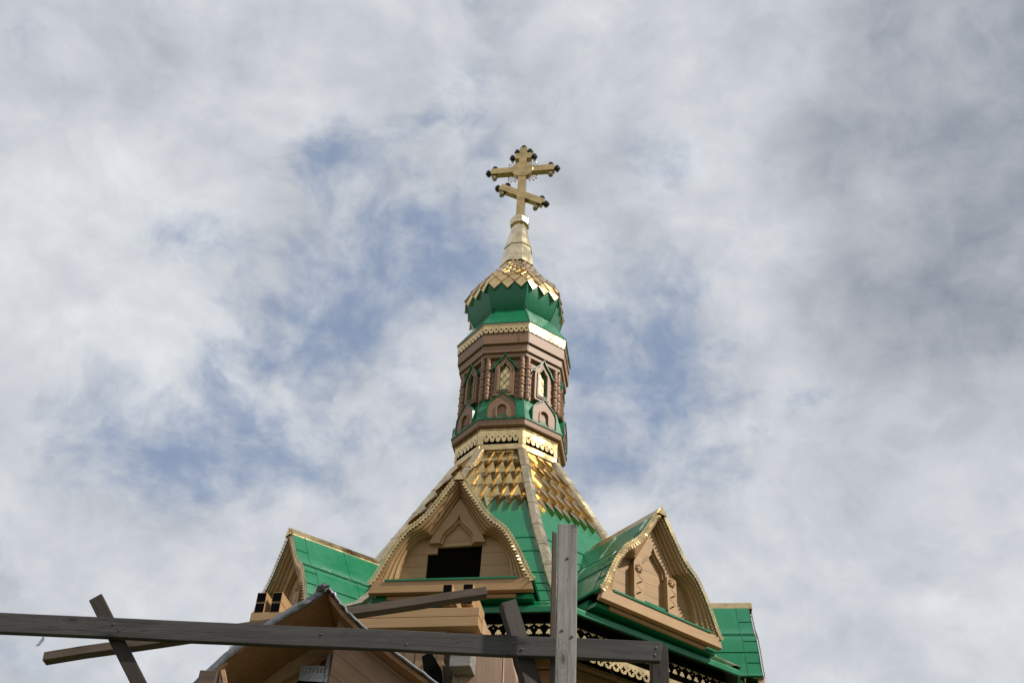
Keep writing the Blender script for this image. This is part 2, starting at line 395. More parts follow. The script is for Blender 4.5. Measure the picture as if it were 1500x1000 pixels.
# ---------- gables
GA = 3.368
OUT = [(0, 6.985), (.17, 6.715), (.32, 6.48), (.44, 6.35)] + smooth_poly([(.46, 6.335), (.56, 6.255), (.66, 6.105), (.755, 5.925), (.83, 5.75), (.905, 5.60)], 4)
INN = [(0, 6.83), (.11, 6.62), (.21, 6.45), (.295, 6.30)] + smooth_poly([(.315, 6.292), (.40, 6.285), (.50, 6.215), (.59, 6.065), (.64, 5.90), (.66, 5.70)], 4)
def resample(pts, n):
    L = [0.0]
    for a, b in zip(pts, pts[1:]): L.append(L[-1] + math.dist(a, b))
    out = []
    for i in range(n):
        s = L[-1] * i / (n - 1); k = 0
        while k < len(L) - 2 and L[k + 1] < s: k += 1
        u = (s - L[k]) / max(L[k + 1] - L[k], 1e-9)
        out.append((pts[k][0] + (pts[k + 1][0] - pts[k][0]) * u, pts[k][1] + (pts[k + 1][1] - pts[k][1]) * u))
    return out
def split_res(half): return resample(half[:4], 10) + resample(half[4:], 24)
OUTR, INNR = split_res(OUT), split_res(INN)
def curve(s): return mirror([(a[0] + (b[0] - a[0]) * s, a[1] + (b[1] - a[1]) * s) for a, b in zip(OUTR, INNR)])
G = FM(GA)
OGEE_S = smooth_poly([(0, 6.56), (.035, 6.48), (.12, 6.38), (.18, 6.31), (.205, 6.20)], 5)
def make_gable(front):
    # panel
    pan = mirror([(x, z) for x, z in INNR]); zb = 5.55
    outer = [(pan[0][0] - .02, zb)] + [(x * 1.02, z + .005) for x, z in pan] + [(pan[-1][0] + .02, zb)]
    mb = MB()
    holes = []
    if front: holes = [[(-.35, 5.74), (.285, 5.72), (.295, 6.195), (-.238, 6.175), (-.238, 6.095), (-.35, 6.09)]]
    plate(mb, outer, holes, -.24, -.20, G)
    panel = mb.build('gable', TAN_BOARD, church)
    # stepped ogee moulding
    mb = MB()
    steps = [(-.115, -.12), (-.115, 0), (.24, 0), (.26, -.028), (.33, -.018), (.48, -.03), (.51, -.065), (.60, -.055), (.72, -.07), (.75, -.11), (.84, -.10), (1.0, -.12), (1.0, -.21)]
    mb.grid([[G(x, z, o) for x, z in curve(s)] for s, o in steps])
    mb.build('moulding', TAN, panel, smooth=28)
    # raised triangular head with the small ogee cut out of it
    mb = MB(); oc = mirror(OGEE_S)
    tri = [(-.335, 6.20)] + [(-.30, 6.29), (0, 6.80), (.30, 6.29)] + [(.335, 6.20), (.21, 6.20)] + list(reversed(oc)) + [(-.21, 6.20)]
    if not front:
        tri = [(-.335, 6.20), (-.30, 6.29), (0, 6.80), (.30, 6.29), (.335, 6.20), (.335, 5.56), (.195, 5.56), (.195, 6.19)] + list(reversed(oc)) + [(-.195, 6.19), (-.195, 5.56), (-.335, 5.56)]
    plate(mb, tri, [], -.201, -.135, G)
    ribbon(mb, oc, -.028, .0, -.202, -.165, G)
    mb.build('ogee_head', TAN, panel, bevel=.004)
    if front:                                                     # black plate paints the shade of the loft behind the unfinished opening
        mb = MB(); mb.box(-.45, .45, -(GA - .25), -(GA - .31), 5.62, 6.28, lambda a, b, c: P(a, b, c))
        mb.build('loft_shade_plate', SHADE_BLACK, panel)
    else:                                                         # carved columns: rosette and zigzag bars
        for sg in (-1, 1):
            cx = sg * .265; mb = MB()
            mb.box(cx - .075, cx + .075, -.136, -.095, 5.56, 5.80, lambda a, b, c: G(a, c, b))
            mb.box(cx - .075, cx + .075, -.136, -.105, 6.10, 6.225, lambda a, b, c: G(a, c, b))
            prof = [(.0, -.085), (.018, -.085), (.022, -.095), (.034, -.088), (.050, -.092), (.058, -.10), (.058, -.108)]
            mb.grid([[G(cx + r * math.cos(q), 6.165 + r * math.sin(q), o) for q in [math.pi * k / 8 for k in range(16)]] for r, o in prof], close_u=True)
            for q in [math.pi * 2 * k / 7 for k in range(7)]:
                mb.box(-.007, .007, -.092, -.080, .024, .052, lambda a, b, c, q=q: G(cx + a * math.cos(q) - c * math.sin(q), 6.165 + a * math.sin(q) + c * math.cos(q), b))
            slots = []
            for i, (x0, x1) in enumerate(((-.055, .035), (.045, -.035), (-.045, .050), (.055, -.020))):
                za = 5.815 + i * .070; slots.append([(cx + x0, za), (cx + x0 + .022, za - .004), (cx + x1 + .006, za + .052), (cx + x1 - .016, za + .056)])
            plate(mb, [(cx - .075, 5.801), (cx + .075, 5.801), (cx + .075, 6.099), (cx - .075, 6.099)], slots, -.134, -.102, G)
            mb.build('carved_column', TAN, panel, smooth=35)
        mb = MB(); mb.box(-.195, .195, -.20, -.13, 5.775, 5.80, lambda a, b, c: G(a, c, b)); mb.build('niche_sill', GREEN, panel)
    # base board and its underside
    mb = MB()
    plate(mb, [(-.945, 5.50), (.945, 5.50), (.925, 5.565), (.895, 5.638), (-.895, 5.638), (-.925, 5.565)], [], -.06, .022, G)
    plate(mb, [(-.74, 5.452), (.74, 5.452), (.74, 5.495), (-.74, 5.495)], [], -.25, -.06, G)
    mb.build('base_board', TAN, panel, bevel=.006)
    mb = MB(); plate(mb, [(-.765, 5.637), (.765, 5.637), (.765, 5.66), (-.765, 5.66)], [], -.19, .035, G); mb.build('sill', GREEN, panel)
    mb = MB(); plate(mb, [(-.93, 5.445), (.93, 5.445), (.925, 5.51), (.905, 5.585), (-.905, 5.585), (-.925, 5.51)], [], -1.1, -.245, G)
    plate(mb, [(-.93, 5.445), (.93, 5.445), (.915, 5.497), (-.915, 5.497)], [], -.25, -.09, G)
    mb.build('skirt_flashing', GREEN, panel)
    # roof sheets following the ogee
    half = [(x, z + .02) for x, z in OUTR]
    half[-1] = (half[-1][0] + .03, half[-1][1] - .02)
    rc = mirror(half); L = len(half)
    mb = MB()
    ribbon(mb, rc, .005, .028, -1.5, .008, G)
    roof = mb.build('gable_roof', GREEN, panel, smooth=30)
    mb = MB()
    for o in (-.17, -.75): ribbon(mb, rc, .027, .033, o - .006, o + .006, G)
    for idx in (9, 12, 22):
        for sgn in (1, -1):
            i = (L - 1) + sgn * idx; x, z = offset(rc, .034)[i]
            mb.tube([G(x, z, .0), G(x, z, -1.4)], .008, 5)
    for idx in (5, 16, 27):
        for sgn in (1, -1):
            i = (L - 1) + sgn * idx; x, z = offset(rc, .034)[i]
            mb.tube([G(x, z, .0), G(x, z, -.17)], .006, 5)
    mb.build('roof_seam', GREEN, panel)
    # gold ridge cap with a pointed front end
    mb = MB(); zr = 7.005
    for sg in (-1, 1):
        a = [(0, zr + .058), (sg * .066, zr - .045), (sg * .066, zr - .06)]
        mb.grid([[G(x, z, .05) for x, z in a], [G(x, z, -1.3) for x, z in a]])
    plate(mb, [(-.066, zr - .06), (.066, zr - .06), (0, zr + .058)], [], .040, .052, G)
    mb.build('ridge_cap', GOLD, panel)
    # perforated gold frill along the verge, with small folded teeth
    sides = (MB(), MB())
    fr = offset(rc, .028)
    Ls = [0.0]
    for a, b in zip(fr, fr[1:]): Ls.append(Ls[-1] + math.dist(a, b))
    def at(s):
        k = 0
        while k < len(Ls) - 2 and Ls[k + 1] < s: k += 1
        u = (s - Ls[k]) / max(Ls[k + 1] - Ls[k], 1e-9); a, b = Vector(fr[k]), Vector(fr[k + 1]); d = (b - a).normalized()
        return a + (b - a) * u, d, Vector((-d.y, d.x))
    nu = 74; step = Ls[-1] / nu
    uv, uf = fill2d([(-.5, -.030), (.5, -.030), (.5, .004), (.36, .022), (.12, .028), (0, .020), (-.12, .028), (-.36, .022), (-.5, .004)],
                    [[(.0, -.020), (.20, -.004), (.0, .013), (-.20, -.004)], [(.36, -.016), (.46, -.004), (.36, .010), (.26, -.004)], [(-.36, -.016), (-.46, -.004), (-.36, .010), (-.26, -.004)]])
    for i in range(nu):
        c, d, nn = at((i + .5) * step); mb = sides[i >= nu // 2]
        def U(x, y, o, c=c, d=d, nn=nn): q = c + d * (x * step) + nn * y; return G(q.x, q.y, o)
        mb.add([U(x, y, .030) for x, y in uv], uf); mb.add([U(x, y, .024) for x, y in uv], uf)
        tw = random.uniform(-.008, .008)
        mb.add([U(-.30, -.030, .030), U(.30, -.030, .030), U(tw * 8, -.066, .050 + tw), U(0, -.03, .020)], ((0, 1, 2), (0, 3, 2), (3, 1, 2)))
    for mb in sides: mb.build('verge_frill', GOLD, panel)
    return panel
std = make_gable(False)
std.rotation_euler = (0, 0, math.pi / 4)
others = turn_copies(std, (2, 3, 4, 5, 6, 7))
def settle(o, az, dap, dz, dt=0.0, lean=0.0):        # each gable sits a little differently on the real roof
    M = Matrix.Rotation(az, 4, 'Z') @ Matrix.Translation((dt * S, -(GA + dap) * S, dz * S + EYE + 6 * S)) @ Matrix.Rotation(lean, 4, 'Y') @ Matrix.Translation((0, GA * S, -EYE - 6 * S))
    o.matrix_basis = M
settle(std, math.pi / 4 - .004, .0, -.01, -.045, math.radians(1.6))
settle(others[5], -math.pi / 4 - .01, .0, -.10)
settle(others[0], math.pi / 2 + .036, .12, -.10)
fg = make_gable(True); fg['label'] = 'unfinished front gable with an open black hole instead of carved columns'

# ---------- frieze of gold pendants under the eave
def cross_hole(cx, cz, a, b):
    return [(cx - b, cz - a), (cx + b, cz - a), (cx + b, cz - b), (cx + a, cz - b), (cx + a, cz + b), (cx + b, cz + b), (cx + b, cz + a), (cx - b, cz + a), (cx - b, cz + b), (cx - a, cz + b), (cx - a, cz - b), (cx - b, cz - b)]
def lace(mb, half, ztop, zbot, n, ap, o=0.0, th=.005, scal=.35, cr=.28, skip=0.0, dots=True):
    """strip with a scalloped lower edge, a cross cut in each scallop and a dot between them"""
    w = 2 * (half - skip) / n; h = ztop - zbot; low = [(-half, ztop)]
    x0 = -half + skip; outer = []
    if skip: outer += [(-half, zbot - .03), (x0 - .002, zbot - .03)]
    for i in range(n):
        a = x0 + i * w
        for u, q in ((0, 1), (.05, .80), (.13, .62), (.12, .35), (.22, .14), (.36, .12), (.5, 0), (.64, .12), (.78, .14), (.88, .35), (.87, .62), (.95, .80)):
            outer.append((a + u * w, zbot + h * scal * q))
    outer.append((x0 + n * w, zbot + h * scal))
    if skip: outer += [(half - skip + .002, zbot - .03), (half, zbot - .03)]
    outer += [(half, ztop), (-half, ztop)]
    holes = []
    for i in range(n):
        c = x0 + (i + .5) * w
        holes.append(cross_hole(c, zbot + h * scal * 1.05, w * cr, w * cr * .34))
        if dots and i:
            d = w * .10; e = x0 + i * w; zc_ = zbot + h * scal * 1.62
            holes.append([(e - d, zc_), (e, zc_ - d), (e + d, zc_), (e, zc_ + d)])
    plate(mb, outer, holes, o - th, o, FM(ap))
FR = 3.3; ap = FR * c8
mb = MB(); hw = ap * t8; n = 22; w = 2 * hw / n
for i in range(n):
    c = -hw + (i + .5) * w
    plate(mb, [(c - w * .42, 5.25), (c + w * .42, 5.25), (c + w * .34, 5.235), (c + w * .1, 5.225), (c, 5.212), (c - w * .1, 5.225), (c - w * .34, 5.235)], [], -.01, 0, FM(ap))
    plate(mb, [(c - w * .10, 5.185), (c + w * .10, 5.185), (c + w * .32, 5.142), (c + w * .30, 5.128), (c + w * .08, 5.135), (c, 5.118), (c - w * .08, 5.135), (c - w * .30, 5.128), (c - w * .32, 5.142)], [], -.01, 0, FM(ap))
    if i % 2 == 0: plate(mb, [(c + w * .5 - .007, 5.203), (c + w * .5, 5.195), (c + w * .5 + .007, 5.203), (c + w * .5, 5.211)], [], -.01, 0, FM(ap))
lace(mb, hw, 5.05, 4.90, 22, ap, 0, .006, .38)
fz = mb.build('eave_frieze', GOLD, church)
mb = MB(); mb.box(-hw, hw, -(ap - .02), -(ap - .05), 4.97, 5.38, lambda a, b, c: P(a, b, c)); mb.build('frieze_backing', SHADE_BLACK, fz)  # near-black board paints the eave shade behind the pendants
turn_copies(fz, ALL7)

# ---------- gold band at the foot of the drum
mb = MB(); octa(mb, [(.835, 9.06), (.835, 9.52)]); mb.build('band_core', SHADE_BLACK, church)  # near-black core paints the shade seen through the lace gaps
ap = .873 * c8; hw = ap * t8
mb = MB()
lace(mb, hw, 9.505, 9.235, 6, ap, .0, .006, .34, .20, skip=.065)
plate(mb, [(-hw, 9.105), (hw, 9.105), (hw, 9.24), (hw - .06, 9.24), (hw - .06, 9.20), (-hw + .06, 9.20), (-hw + .06, 9.24), (-hw, 9.24)], [], -.018, -.008, FM(ap))
mb.box(-hw, hw, .001, .012, 9.455, 9.462, lambda a, b, c: FM(ap)(a, c, b))
bd = mb.build('lace_band', GOLD, church); turn_copies(bd, ALL7)

# ---------- lower cornice, skirt and arched kokoshniki
mb = MB(); octa(mb, [(.87, 9.495), (.925, 9.50), (.935, 9.515), (.942, 9.60), (.94, 9.61)]); mb.build('lower_cornice', BROWN, church, bevel=.006)
mb = MB(); octa(mb, [(.935, 9.606), (.957, 9.608), (.957, 9.632), (.945, 9.645), (.85, 10.02), (.825, 10.07)]); mb.build('drum_skirt', GREEN, church)
K = FM(.884)
kog = mirror([(0, 10.10)] + smooth_poly([(.02, 10.075), (.09, 10.015), (.16, 9.955), (.21, 9.88), (.222, 9.80)], 4) + [(.222, 9.64)])
arch = lambda r, zb, zc: [(-r, zb)] + [(r * math.cos(q), zc + r * math.sin(q)) for q in [math.pi - math.pi * k / 12 for k in range(13)]] + [(r, zb)]
mb = MB(); plate(mb, kog, [arch(.074, 9.655, 9.80)], -.20, .0, K)
ribbon(mb, arch(.074, 9.655, 9.80), .0, .026, -.01, .014, K)
plate(mb, arch(.08, 9.64, 9.80), [], -.05, -.026, K)
kk = mb.build('kokoshnik_arch', BROWN, church, bevel=.003)
mb = MB(); ribbon(mb, kog, .001, .013, -.22, .018, K); mb.build('arch_flashing', GREEN, kk, smooth=30); turn_copies(kk, ALL7)

# ---------- drum wall, windows, paired turned columns
WR = .832; mb = MB(); z = 9.95; prof = []
while z < 10.88: prof += [(WR - .012, z), (WR, z + .008), (WR, z + .102), (WR - .012, z + .11)]; z += .11
octa(mb, prof); mb.build('drum_wall', BROWN_BOARD, church)
W = FM(WR * c8)
wout = [(-.158, 10.10), (-.158, 10.60)] + mirror([(0, 10.90)] + smooth_poly([(.02, 10.85), (.07, 10.77), (.125, 10.70), (.158, 10.61)], 4))[1:-1] + [(.158, 10.60), (.158, 10.10)]
def lancet(r, z0, z1, zt): return [(-r, z0), (-r, z1)] + mirror([(0, zt)] + smooth_poly([(.012, zt - .025), (r * .55, z1 + .055), (r * .9, z1 + .03), (r, z1)], 3))[1:-1] + [(r, z1), (r, z0)]
mb = MB()
plate(mb, wout, [lancet(.082, 10.185, 10.61, 10.745)], -.01, .055, W)
plate(mb, lancet(.115, 10.15, 10.615, 10.80), [lancet(.084, 10.187, 10.61, 10.748)], .05, .072, W)
mb.box(-.172, .172, .0, .085, 10.075, 10.105, lambda a, b, c: W(a, c, b))
win = mb.build('window', BROWN, church, bevel=.003)
mb = MB(); plate(mb, lancet(.083, 10.18, 10.61, 10.75), [], .0, .012, W); mb.build('pane', GOLD, win)
mb = MB()
import itertools
def clip_seg(a, b):          # keep lattice bars inside the opening
    pts = [(a[0] + (b[0] - a[0]) * i / 24, a[1] + (b[1] - a[1]) * i / 24) for i in range(25)]
    ins = [p for p in pts if abs(p[0]) < .08 and 10.188 < p[1] < 10.61 + .10 * (1 - abs(p[0]) / .082)]
    return (ins[0], ins[-1]) if len(ins) > 1 else None
for i in range(-3, 6):
    for sg in (1, -1):
        z0 = 10.10 + i * .148; sgm = clip_seg((-.085 * sg, z0), (.085 * sg, z0 + .24))
        if sgm: ribbon(mb, list(sgm), -.0035, .0035, .012, .018, W)
ribbon(mb, lancet(.080, 10.187, 10.61, 10.742), -.004, .006, .012, .030, W)
mb.box(-.082, .082, .02, .082, 10.180, 10.196, lambda a, b, c: W(a, c, b))
mb.build('lattice', GREEN, win)
mb = MB(); hd = mirror([(0, 10.915)] + smooth_poly([(.02, 10.86), (.07, 10.785), (.13, 10.715), (.170, 10.63), (.205, 10.615)], 4))
ribbon(mb, hd, .0, .013, -.01, .085, W); mb.build('window_hood', GREEN, win, smooth=30)
turn_copies(win, ALL7)
prof = [(.026, 10.035), (.034, 10.05), (.041, 10.09), (.041, 10.15)]
z = 10.15
while z < 10.74:
    prof += [(.042, z), (.051, z + .010), (.051, z + .032), (.044, z + .042), (.034, z + .047), (.041, z + .072), (.0445, z + .10), (.041, z + .130), (.034, z + .151)]; z += .155
prof += [(.040, z), (.040, 10.91)]
for sg in (-1, 1):
    mb = MB(); a = math.pi / 8; base = Vector((math.sin(a), -math.cos(a), 0)) * (WR + .002); tng = Vector((math.cos(a), math.sin(a), 0))
    q = base + tng * sg * .048
    mb.lathe(prof, q.x, q.y, 12)
    col_ = mb.build('turned_column', BROWN, church, smooth=40); turn_copies(col_, ALL7)

# ---------- upper cornice, lace and dome skirt
mb = MB()
octa(mb, [(.82, 10.84), (.885, 10.85), (.893, 10.862), (.893, 10.915), (.880, 10.922), (.880, 10.935), (.926, 10.937), (.928, 11.068), (.905, 11.074), (.905, 11.092), (.962, 11.094), (.966, 11.27), (.966, 11.285), (.945, 11.29), (.945, 11.47)])
mb.build('upper_cornice', BROWN, church, bevel=.005)
ap = .982 * c8; mb = MB(); lace(mb, ap * t8, 11.485, 11.30, 9, ap, 0, .006, .36, .26)
mb.box(-ap * t8, ap * t8, .001, .008, 11.462, 11.485, lambda a, b, c: FM(ap)(a, c, b))
lc = mb.build('cornice_lace', GOLD, church); turn_copies(lc, ALL7)
X0 = -.035
mb = MB(); octa(mb, [(.95, 11.488), (1.0, 11.488), (1.003, 11.505)]); octa(mb, [(1.003, 11.505), (.71, 11.985)]); mb.build('dome_skirt', GREEN, church)
DOME = [(.69, 11.97), (.735, 12.07), (.79, 12.22), (.825, 12.37), (.838, 12.50), (.825, 12.64), (.77, 12.77), (.69, 12.90), (.60, 13.03), (.50, 13.17), (.38, 13.36), (.27, 13.55)]
def smooth_prof(pr, n=3): return smooth_poly(pr, n)
DOME = [(r if z < 12.0 else r * (1 + .035 * max(0.0, 1 - abs(z - 12.5) / .8)), z) for r, z in DOME]
DOMES = smooth_prof(DOME)
mb = MB(); octa(mb, DOMES, X0); dome = mb.build('onion_dome', GREEN, church, smooth=25)
mb = MB()
for k in range(8): mb.tube([octpt(R + .002, z, k, X0) for R, z in DOMES[:14]], .012, 5)
mb.build('dome_seam', GREEN, dome)
mb = MB(); octa(mb, [(interp(DOMES, z) + .010, z) for z in (12.50, 12.58, 12.66, 12.74, 12.82, 12.90, 12.98, 13.06, 13.14, 13.24, 13.34, 13.44, 13.55)], X0)   # gold sheet and diamond scales, staggered
zr = [12.345, 12.50, 12.655, 12.79, 12.91, 13.02, 13.12, 13.22, 13.32, 13.42, 13.50, 13.57]
def perim(u, z, lift):       # u in faces
    R = interp(DOMES, z) + lift; k = math.floor(u); f = u - k
    a, b = Vector(octpt(R, z, k - 1, X0)), Vector(octpt(R, z, k, X0)); return a + (b - a) * f
for i in range(len(zr) - 2):
    nper = 3
    for j in range(8 * nper):
        off = .5 if i % 2 == 0 else 0.0
        u = (j + off) / nper; du = .5 / nper
        b, mz, t = zr[i], zr[i + 1], zr[i + 2]
        lf = (.062, .055, .045, .034)[i] if i < 4 else .02
        lf *= random.uniform(.75, 1.25)
        B = perim(u, b, lf); Bs = perim(u, b + .01, .0); L = perim(u - du, mz, .024); R_ = perim(u + du, mz, .024); T = perim(u, t, .012)
        Ls, Rs = perim(u - du, mz, -.004), perim(u + du, mz, -.004); ctr = (L + R_) / 2 + (B - Bs).normalized() * .008
        mb.add([B, L, R_, T, Bs, Ls, Rs, ctr], ((0, 1, 7), (0, 7, 2), (1, 3, 7), (7, 3, 2), (0, 4, 5, 1), (0, 2, 6, 4)))
mb.build('dome_scales', GOLD, dome)

# ---------- spire
mb = MB(); octa(mb, [(.335, 13.50), (.245, 14.06), (.23, 14.06)], X0); sp = mb.build('spire', GOLD_PALE, church, bevel=.004)
mb = MB(); N16 = 24
def coneR(q, z):             # from eight-sided at the foot to round at the top
    u = (z - 13.97) / (14.64 - 13.97); R = .272 + (.138 - .272) * u
    a = ((q + math.pi / 8) % (math.pi / 4)) - math.pi / 8; oc_ = c8 / math.cos(a)
    return R * (oc_ * (1 - u) + c8 * 1.03 * u)
rows = [[P(X0 + coneR(q + math.pi / 8 * 0, z) * math.sin(q), -coneR(q, z) * math.cos(q), z + (.035 if z < 13.98 and abs((q % (math.pi / 4)) - math.pi / 8) > .3 and False else 0)) for q in [2 * math.pi * k / 32 + math.pi / 8 * 0 for k in range(32)]] for z in (13.98, 14.1, 14.25, 14.4, 14.55, 14.64)]
rows = [[tuple(Vector(p) + (Vector(P(X0, 0, 13.985)) - Vector(p)) * .16) for p in rows[0]]] + rows
mb.grid(rows, close_u=True)
mb.build('spire_cone', GOLD_PALE, sp, smooth=20)
mb = MB(); octa(mb, [(.14, 14.59), (.182, 14.615), (.190, 14.64), (.190, 14.75), (.165, 14.82), (.125, 14.885), (.10, 14.90), (.0, 14.905)], X0); mb.build('spire_collar', GOLD_PALE, sp, bevel=.006)

# ---------- cross
X = lambda t, z, o: P(t + X0 + .005, -o, z)
mb = MB()
sl = lambda t, z: z - .375 * t          # the slanted foot rest
mb_front = [(-.080, 14.86), (.080, 14.86)]
D0, D1 = -.065, .065
plate(mb, [(-.078, 14.86), (.078, 14.86), (.076, 16.81), (-.076, 16.81)], [], D0, D1, X)
plate(mb, [(-.628, 16.095), (.628, 16.095), (.628, 16.245), (-.628, 16.245)], [], D0 + .003, D1 - .003, X)
plate(mb, [(-.165, 16.49), (.165, 16.49), (.165, 16.645), (-.165, 16.645)], [], D0 + .003, D1 - .003, X)
a0, a1 = .135, .215
plate(mb, [(-.455, 15.52 + .135), (.40, 15.52 - .375), (.46, 15.52 - .235), (-.375, 15.52 + .265)], [], D0 + .003, D1 - .003, X)
crs = mb.build('cross', GOLD_CROSS, church, bevel=.006)
mb = MB()
ring = [2 * math.pi * k / 28 for k in range(28)]
mb.grid([[X(r * math.cos(q), 16.165 + r * math.sin(q), o) for q in ring] for r, o in ((.205, -.05), (.212, -.04), (.212, .068), (.205, .074), (.10, .076), (.0, .077))], close_u=True)
mb.build('medallion', GOLD_CROSS, crs, smooth=35)
def knob(mb, t, z, ang, r=.058):
    """small faceted onion knob on a stub pointing along ang (0 = up)"""
    pr = [(.040, -.02), (.044, .015), (r, .03), (r * 1.08, .06), (r * .8, .088), (r * .35, .105), (.0, .125)]
    rows = [[X(t + h * math.sin(ang) + q_ * math.cos(a) * math.cos(ang), z + h * math.cos(ang) - q_ * math.cos(a) * math.sin(ang), q_ * math.sin(a)) for a in [2 * math.pi * k / 8 for k in range(8)]] for q_, h in pr]
    mb.grid(rows, close_u=True)
def stub(mb, t, z, ang, r=.05, h=.125):
    pr = [(r * .6, -.01), (r * .75, .02), (r, .045), (r, h - .03), (r * .7, h), (.0, h + .035)]
    rows = [[X(t + q2 * math.sin(ang) + q_ * math.cos(a) * math.cos(ang), z + q2 * math.cos(ang) - q_ * math.cos(a) * math.sin(ang), q_ * math.sin(a)) for a in [2 * math.pi * k / 8 for k in range(8)]] for q_, q2 in pr]
    mb.grid(rows, close_u=True)
pi = math.pi
KN = [(0, 16.81, 0), (-.075, 16.725, -pi / 2), (.075, 16.725, pi / 2), (-.165, 16.567, -pi / 2), (.165, 16.567, pi / 2),
      (-.555, 16.245, 0), (.555, 16.245, 0), (-.628, 16.17, -pi / 2), (.628, 16.17, pi / 2), (-.555, 16.095, pi), (.555, 16.095, pi),
      (-.30, 15.745, .36 - .0), (.385, 15.31, .36), (-.425, 15.705, .36 - pi / 2), (.44, 15.21, .36 + pi / 2), (-.36, 15.62, .36 + pi), (.31, 15.18, .36 + pi)]
for t, z, a in KN:
    mb = MB(); (stub if abs(a) > 2.5 else knob)(mb, t, z, a, .070 if 1 < abs(a) < 2.5 else .055)
    mb.build('knob', FINIAL if abs(a) > 2.5 else DARKKNOB, crs)
mb = MB()                                                          # rays between the arms
for qd in (45, 135, 225, 315):
    for da, ln in ((-17, .30), (-6, .34), (6, .34), (17, .30)):
        mb = MB(); q = math.radians(qd + da); mb.tube([X(.21 * math.cos(q), 16.165 + .21 * math.sin(q), .0), X(ln * math.cos(q), 16.165 + ln * math.sin(q), .0)], .011, 5)
        for k in range(3):
            e = q + math.radians(-40 + 40 * k); bx, bz = ln * math.cos(q), 16.165 + ln * math.sin(q)
            mb.tube([X(bx, bz, 0), X(bx + .028 * math.cos(e), bz + .028 * math.sin(e), 0)], .010, 4)
        mb.build('ray', FINIAL, crs)

# ---------- lightning conductor cables down the corners
for k in (0, 7):
    mb = MB(); mb.tube([octpt(R, z, k) for R, z in ((.73, 12.03), (.73, 11.985), (1.02, 11.50), (1.01, 11.28), (.985, 11.0), (.96, 10.4), (.97, 9.75), (.972, 9.62), (.93, 9.40), (.905, 9.12))], .005, 5)
    mb.lathe([(.0, 12.01), (.016, 12.02), (.016, 12.04), (.0, 12.055)], octpt(.74, 12, k)[0] / S, octpt(.74, 12, k)[1] / S, 8)
    mb.build('conductor_cable', CABLE, church)
mb = MB()
def eave_pt(t, z, o): return (math.cos(pi / 4) * t + math.sin(pi / 4) * o, math.sin(pi / 4) * t - math.cos(pi / 4) * o, z)
for pts in ([(-1.30, 5.36, 3.2), (-1.1, 5.22, 3.0), (-.8, 5.12, 2.95), (-.55, 4.98, 2.95), (-.2, 4.7, 2.9)], [(-1.32, 5.40, 3.2), (-1.2, 5.18, 3.05), (-.95, 5.20, 3.0), (-.72, 5.08, 2.98)]):
    mb.tube([P(*eave_pt(*p)) for p in smooth_poly(pts, 5)], .006, 5)
mb.build('loose_cable', CABLE, church)

# ================================================================== ANNEX: unfinished timber annex in front of the church
annex = empty('timber_annex', tuple(Matrix.Rotation(TH, 3, 'Z') @ Vector((-.7 * S, -3.9 * S, 0))), TH)
tag(annex, 'unfinished tan plank annex with paired black beam ends standing on its wall top', 'annex')
def A(t, z, o): return ((t + .7) * S, -(o - 3.9) * S, z * S + EYE)
def abox(mb, t0, t1, z0, z1, o0, o1): mb.box(t0, t1, o0, o1, z0, z1, lambda a, b, c: A(a, c, b))
mb = MB(); abox(mb, -1.93, .515, 4.815, 4.912, 4.03, 4.20); mb.build('wall_plate', TAN_PLANK, annex, bevel=.008)
mb = MB(); abox(mb, -1.92, .512, 4.705, 4.811, 4.02, 4.203); mb.build('wall_plate', TAN_PLANK, annex, bevel=.008)
mb = MB(); abox(mb, .37, .522, 4.71, 4.90, 3.4, 4.02); mb.build('side_plate', RAW_SIDE, annex, bevel=.006)
mb = MB(); abox(mb, -1.92, -1.77, 4.71, 4.90, 3.4, 4.02); mb.build('side_plate', RAW_SIDE, annex, bevel=.006)
for t0, t1, zb in ((.112, .213, 4.945), (.326, .434, 4.945), (-1.90, -1.795, 4.905), (-1.728, -1.622, 4.905)):
    for i in range(2):
        mb = MB(); z0 = zb + i * .118
        abox(mb, t0, t1, z0, z0 + .112, 3.5, 4.20); be = mb.build('beam_end', TAN_PLANK, annex, bevel=.004)
        mb = MB(); abox(mb, t0 + .006, t1 - .006, z0 + .006, z0 + .106, 4.2, 4.2025); mb.build('end_grain', BLACKEND, be)
GZ = -EYE / S
for t0, t1 in ((-.13, .01), (.012, .085), (.088, .165)):
    mb = MB(); abox(mb, t0, t1, GZ, 4.72, 4.06, 4.12); mb.build('upright_board', TAN_POST, annex, bevel=.006)
mb = MB(); plate(mb, [(-.34, 4.0), (-.14, 4.0), (-.135, 4.70), (-.20, 4.70)], [], 4.07, 4.11, A); mb.build('slanted_board', TAN_POST, annex, bevel=.006)
mb = MB(); abox(mb, -1.90, .165, GZ, 4.70, 3.98, 4.04); mb.build('board_wall', RAW, annex)
mb = MB(); abox(mb, .168, .262, GZ, 4.70, 4.0, 4.05); mb.build('dark_post', GREY_B, annex)
mb = MB(); abox(mb, .262, .75, GZ, 4.66, 4.0, 4.07); mb.build('raw_boards', RAW, annex)
mb = MB(); abox(mb, .27, .485, 4.235, 4.455, 4.0, 4.32); mb.build('block_end', GREY_L, annex, bevel=.012)
mb = MB(); plate(mb, [(.765, 4.62), (.80, 4.62), (1.02, 3.7), (.80, 3.7)], [], 4.0, 4.06, A); mb.build('slanted_board', RAW, annex, bevel=.006)
mb = MB(); plate(mb, [(-.03, 4.37), (.055, 4.43), (.16, 4.27), (.22, 3.9), (.08, 3.9)], [], 4.13, 4.25, A); mb.build('black_plank_end', BLACKEND, annex, bevel=.008)
mb = MB(); abox(mb, .69, .75, GZ, 4.66, 2.6, 4.0); mb.build('side_wall', RAW, annex)

